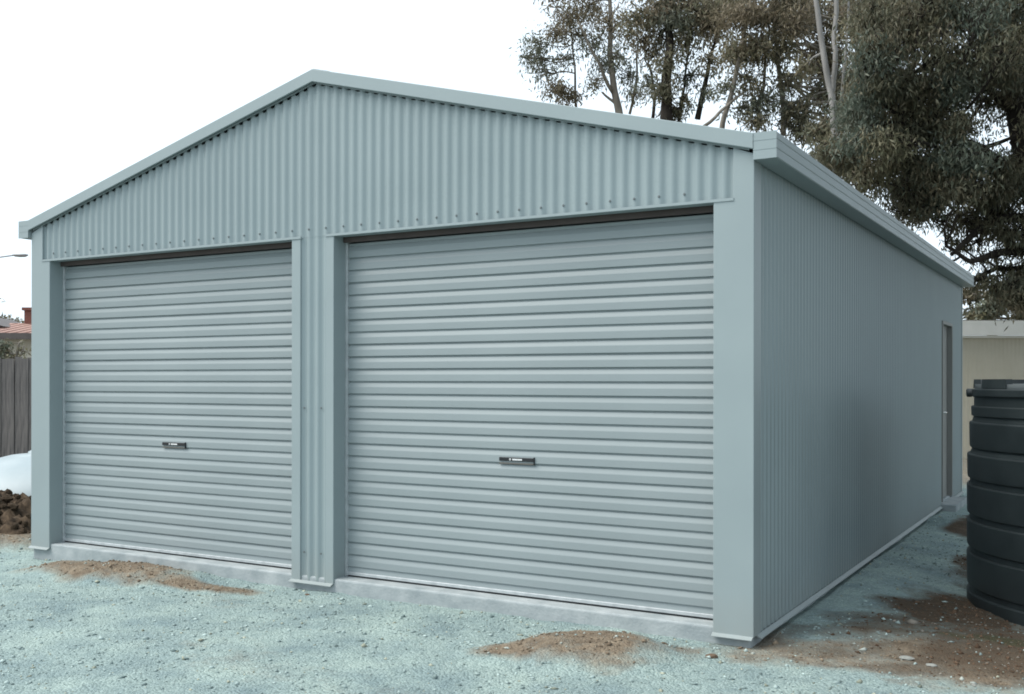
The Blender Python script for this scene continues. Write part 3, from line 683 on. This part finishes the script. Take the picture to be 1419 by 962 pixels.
tree('gum_tree', 'dark-stemmed gum tree with foliage hugging its trunk, next to the slender gum', 24,
     thin([[(925, 175, 0, .24), (922, 120, 0, .2), (928, 60, 0, .16), (930, -30, .2, .1)], [(904, 165, .5, .07), (908, 130, .5, .06), (898, 90, .6, .04)], [(966, 165, .3, .12), (978, 110, .3, .09), (990, 60, .4, .06), (1000, 10, .4, .05)], [(940, 170, .2, .06), (948, 120, .2, .05), (955, 50, .3, .04)]]),
     [(918, 122, 16, 22, 560, 'dark', -.3), (925, 85, 18, 22, 560, 'olive', -.2), (932, 152, 18, 16, 480, 'dark', .2), (905, 20, 28, 26, 850, 'brown', 0), (940, 15, 28, 26, 850, 'brown', .3), (888, 55, 20, 18, 380, 'brown', .2), (905, 72, 18, 16, 300, 'olive', .4),
      (955, 60, 26, 24, 520, 'olive', 0), (975, 35, 28, 24, 700, 'brown', 0), (960, 105, 22, 20, 330, 'grey', .2), (984, 88, 22, 20, 380, 'olive', -.2), (890, -20, 36, 22, 520, 'brown', .2), (950, -25, 40, 24, 560, 'brown', 0), (1005, 10, 28, 26, 640, 'brown', .3), (896, 118, 16, 18, 260, 'grey', .3), (948, 138, 16, 16, 200, 'olive', 0), (875, 20, 22, 20, 460, 'olive', 0), (984, 130, 16, 16, 200, 'grey', 0)] + fill(14, 880, 1010, -10, 75, 18, 28, 420, ['olive', 'brown', 'grey'], -.5, 1.5, 31),
     'bark_dark', .125, .034, .7, .9, twigs=14)
tree('gum_tree', 'brown-leaved gum tree with leaning bough, between the dark-stemmed gum and the white trunks', 22,
     thin([[(1000, 178, 0, .10), (1010, 140, 0, .09), (1022, 90, 0, .08), (1035, 20, .2, .06), (1040, -40, .2, .04)], [(975, 175, -.2, .06), (1008, 146, -.1, .05), (1030, 128, 0, .035)], [(1085, 188, .4, .10), (1083, 130, .4, .09), (1075, 60, .5, .07), (1070, -30, .5, .05)], [(1050, 180, .2, .07), (1058, 120, .2, .06), (1062, 60, .2, .04)]]),
     [(1020, 70, 26, 26, 620, 'olive', 0), (1035, 110, 26, 24, 620, 'olive', .2), (1050, 60, 28, 26, 760, 'brown', 0), (1015, 20, 26, 24, 640, 'brown', .3), (1050, 15, 30, 26, 800, 'brown', 0), (1085, 20, 28, 26, 800, 'brown', .3), (1080, 70, 26, 26, 720, 'olive', 0), (1065, 140, 26, 20, 620, 'grey', .2),
      (1092, 115, 20, 24, 560, 'olive', .3), (1030, 150, 22, 16, 380, 'grey', .2), (1098, 160, 22, 18, 620, 'dark', .2), (1050, 168, 22, 13, 360, 'olive', 0), (1112, 30, 14, 18, 260, 'brown', .4), (1000, 120, 16, 18, 220, 'grey', .1), (1040, -25, 40, 20, 560, 'brown', 0), (1095, -25, 30, 20, 420, 'brown', .2), (1116, 145, 16, 18, 420, 'dark', 0), (1110, 180, 18, 14, 420, 'dark', .2)] + fill(14, 1000, 1130, -10, 70, 18, 28, 420, ['olive', 'brown'], -.5, 1.5, 32) + fill(34, 1112, 1225, -10, 225, 16, 28, 460, ['olive', 'brown', 'dark'], .8, 2.5, 21),
     'bark_grey', .125, .034, .7, .95, twigs=14)
tree('white_gum', 'tall gum with bare pale white trunks rising behind the gutter', 20.5,
     thin([[(1160, 220, 0, .17), (1152, 130, 0, .16), (1140, 70, 0, .14), (1130, 0, 0, .12), (1124, -60, .1, .10)], [(1153, 135, 0, .13), (1157, 70, -.1, .12), (1158, 0, 0, .11), (1162, -60, 0, .09)], [(1166, 140, .3, .07), (1172, 60, .3, .06), (1176, -20, .3, .05)]], .42),
     [(1120, -50, 30, 20, 300, 'olive', .4), (1165, -50, 30, 20, 300, 'olive', .5), (1190, 20, 14, 20, 300, 'olive', .6), (1118, 90, 10, 14, 140, 'olive', .5), (1140, 175, 22, 16, 560, 'dark', .4), (1150, 210, 20, 14, 460, 'dark', .3)],
     'bark_pale', .14, .042, .7, 1.4)
# big dark tree at the right: dense hanging foliage
cl = []
cl += fill(50, 1195, 1420, -40, 130, 24, 42, 700, ['dark', 'olive', 'dark', 'teal', 'olive'], -1.6, 1.6, 1)
cl += fill(46, 1185, 1345, 110, 255, 20, 36, 640, ['dark', 'teal', 'olive', 'dark', 'teal'], -1.4, 1.4, 2)
cl += fill(10, 1140, 1190, 190, 235, 14, 24, 480, ['dark', 'olive'], -.4, 1.0, 12)
cl += fill(26, 1240, 1400, 225, 310, 16, 26, 360, ['dark', 'dark', 'teal'], -1.0, 1.2, 3)
cl += fill(30, 1360, 1640, -60, 250, 34, 56, 700, ['dark', 'dark', 'olive'], -1.8, 1.8, 4)
cl += fill(16, 1385, 1470, 220, 420, 20, 32, 420, ['dark'], -1.0, 1.0, 5)
cl += fill(14, 1150, 1640, -220, -60, 46, 70, 620, ['dark', 'brown', 'olive'], -1.4, 1.4, 6)
cl += fill(13, 1380, 1450, 330, 440, 14, 22, 260, ['dark', 'olive'], -.6, 1.2, 25)
cl += fill(22, 1270, 1400, 290, 400, 10, 18, 110, ['dark', 'dark', 'olive'], -.6, .8, 15)
hang = tree('hanging_tree', 'broad dark tree with dense hanging foliage, thick trunk and low spreading boughs', 17.0,
     [[(1470, 400, 0, .24), (1446, 300, 0, .22), (1420, 200, 0, .20), (1404, 100, .1, .17), (1394, 0, .2, .14), (1380, -120, .2, .08)],
      [(1456, 345, 0, .08), (1420, 348, 0, .07), (1380, 350, -.3, .06), (1345, 362, -.5, .04), (1310, 340, -.7, .025)], [(1446, 298, 0, .10), (1375, 305, -.2, .07), (1340, 332, -.4, .05), (1318, 352, -.6, .03)], [(1462, 365, .1, .05), (1380, 371, .1, .04), (1350, 384, 0, .025)],
      [(1412, 240, 0, .10), (1360, 205, -.5, .07), (1300, 180, -.8, .05), (1230, 150, -.8, .03)], [(1406, 150, 0, .08), (1330, 90, .4, .06), (1260, 50, .6, .04), (1200, 20, .5, .025)], [(1405, 200, 0, .1), (1470, 120, .2, .07), (1540, 60, .2, .04)],
      [(1415, 270, .1, .07), (1330, 250, .5, .05), (1262, 215, .6, .04), (1190, 190, .6, .025)], [(1340, 250, .3, .04), (1300, 285, .2, .03), (1285, 300, .1, .02)]],
     cl, 'bark_dark', .105, .025, 1.0, 1.1, twigs=13)
# the same row of trees goes on along the boundary to the right of the garage
for k, (x, y, rz, s) in enumerate([(11.8, 9.4, 1.9, 1.2), (12.4, 4.8, 3.6, 1.25), (12.9, -.2, 5.0, 1.3)]):
    o = hang.copy(); COL.objects.link(o); o.location = (x, y, -.1); o.rotation_euler = (0, 0, rz); o.scale = (s, s, s)
    o['label'] = 'dark hanging tree of the boundary row, ' + ('nearest the broad thick-trunked one', 'level with the water tank', 'level with the garage front')[k]
    for ch in hang.children:
        c = ch.copy(); COL.objects.link(c); c.parent = o
# lower trees far beyond the neighbour's shed
tree('distant_tree', 'low distant tree showing above the white gutter of the tan shed', 40, [[(1375, 470, 0, .2), (1372, 430, 0, .15), (1370, 410, 0, .08)]],
     fill(16, 1325, 1430, 404, 440, 10, 17, 260, ['olive', 'brown', 'grey'], -1, 1, 8) + [(1377, 405, 9, 9, 200, 'olive', 0)], 'bark_grey', .26, .09, .5, 1.0, group=None)
# shrub in front of the cream house
tree('shrub', 'twiggy green shrub between the paling fence and the cream house', 24, [[(20, 520, 0, .05), (21, 500, 0, .04), (26, 476, 0, .02)], [(20, 510, 0, .03), (12, 485, 0, .02)], [(24, 505, 0, .03), (34, 480, .1, .015)], [(10, 510, 0, .03), (6, 482, .1, .02)]],
     [(4, 480, 9, 9, 150, 'grey', 0), (2, 492, 10, 8, 160, 'grey', .2), (16, 492, 8, 6, 60, 'olive', 0), (34, 488, 7, 7, 30, 'olive', .1), (26, 476, 6, 5, 16, 'olive', 0), (-20, 485, 20, 12, 300, 'grey', .1)], 'bark_grey', .12, .05, .2, 1.0, group=None)
tree('far_tree', 'faint far-off tree top seen over the ridge of the red tiled roof', 60, [[(-14, 470, 0, .3), (-14, 430, 0, .2), (-10, 405, 0, .08)]],
     [(4, 443, 10, 5, 120, 'olive', 0), (20, 445, 10, 4, 100, 'olive', 0), (-20, 420, 16, 14, 260, 'olive', .3), (-30, 400, 14, 10, 60, 'grey', 0)], 'bark_grey', .3, .1, .3, 1.0, group=None)

# ------------------------------------------------------------------ loose stones and weeds
def loose(name, label, cat, u, v, s, mat, seed):
    z = .045; d = (CAM[2] - z) * FPX / (v - PY); p = at(u, v, d); z = float(ground_z(np.array([p[0]]), np.array([p[1]]))[0])
    r = random.Random(seed); V, F = lathe([(.4, -.7), (.9, -.35), (1, .05), (.75, .5), (.35, .7)], 10)
    V = [(x * s * r.uniform(1.0, 1.5), y * s * r.uniform(.7, 1.0), zz * s * .55) for x, y, zz in V]; F.append(tuple(reversed(range(10))))
    o = mk(name, V, F, mat, None, False, (p[0], p[1], z + s * .2)); o.rotation_euler = (0, 0, r.uniform(0, 3)); tag(o, label, cat); return o
loose('loose_stone', 'flat pale stone lying on the brown earth by the gravel edge', 'stone', 1256, 911, .030, M['stone'], 1)
loose('loose_stone', 'small pale blue stone on the earth near the flat pale stone', 'stone', 1291, 920, .022, M['stone'], 2)
loose('loose_stone', 'little white chip of stone on bare brown soil in front of the water tank', 'stone', 1350, 946, .014, M['stone'], 3)
loose('earth_clod', 'brown clod of earth on the gravel in front of the right garage pillar', 'clod', 986, 912, .030, M['brown_stone'], 4)
loose('earth_clod', 'small brown clod beside the left foot of the middle garage pier', 'clod', 426, 824, .016, M['brown_stone'], 5)
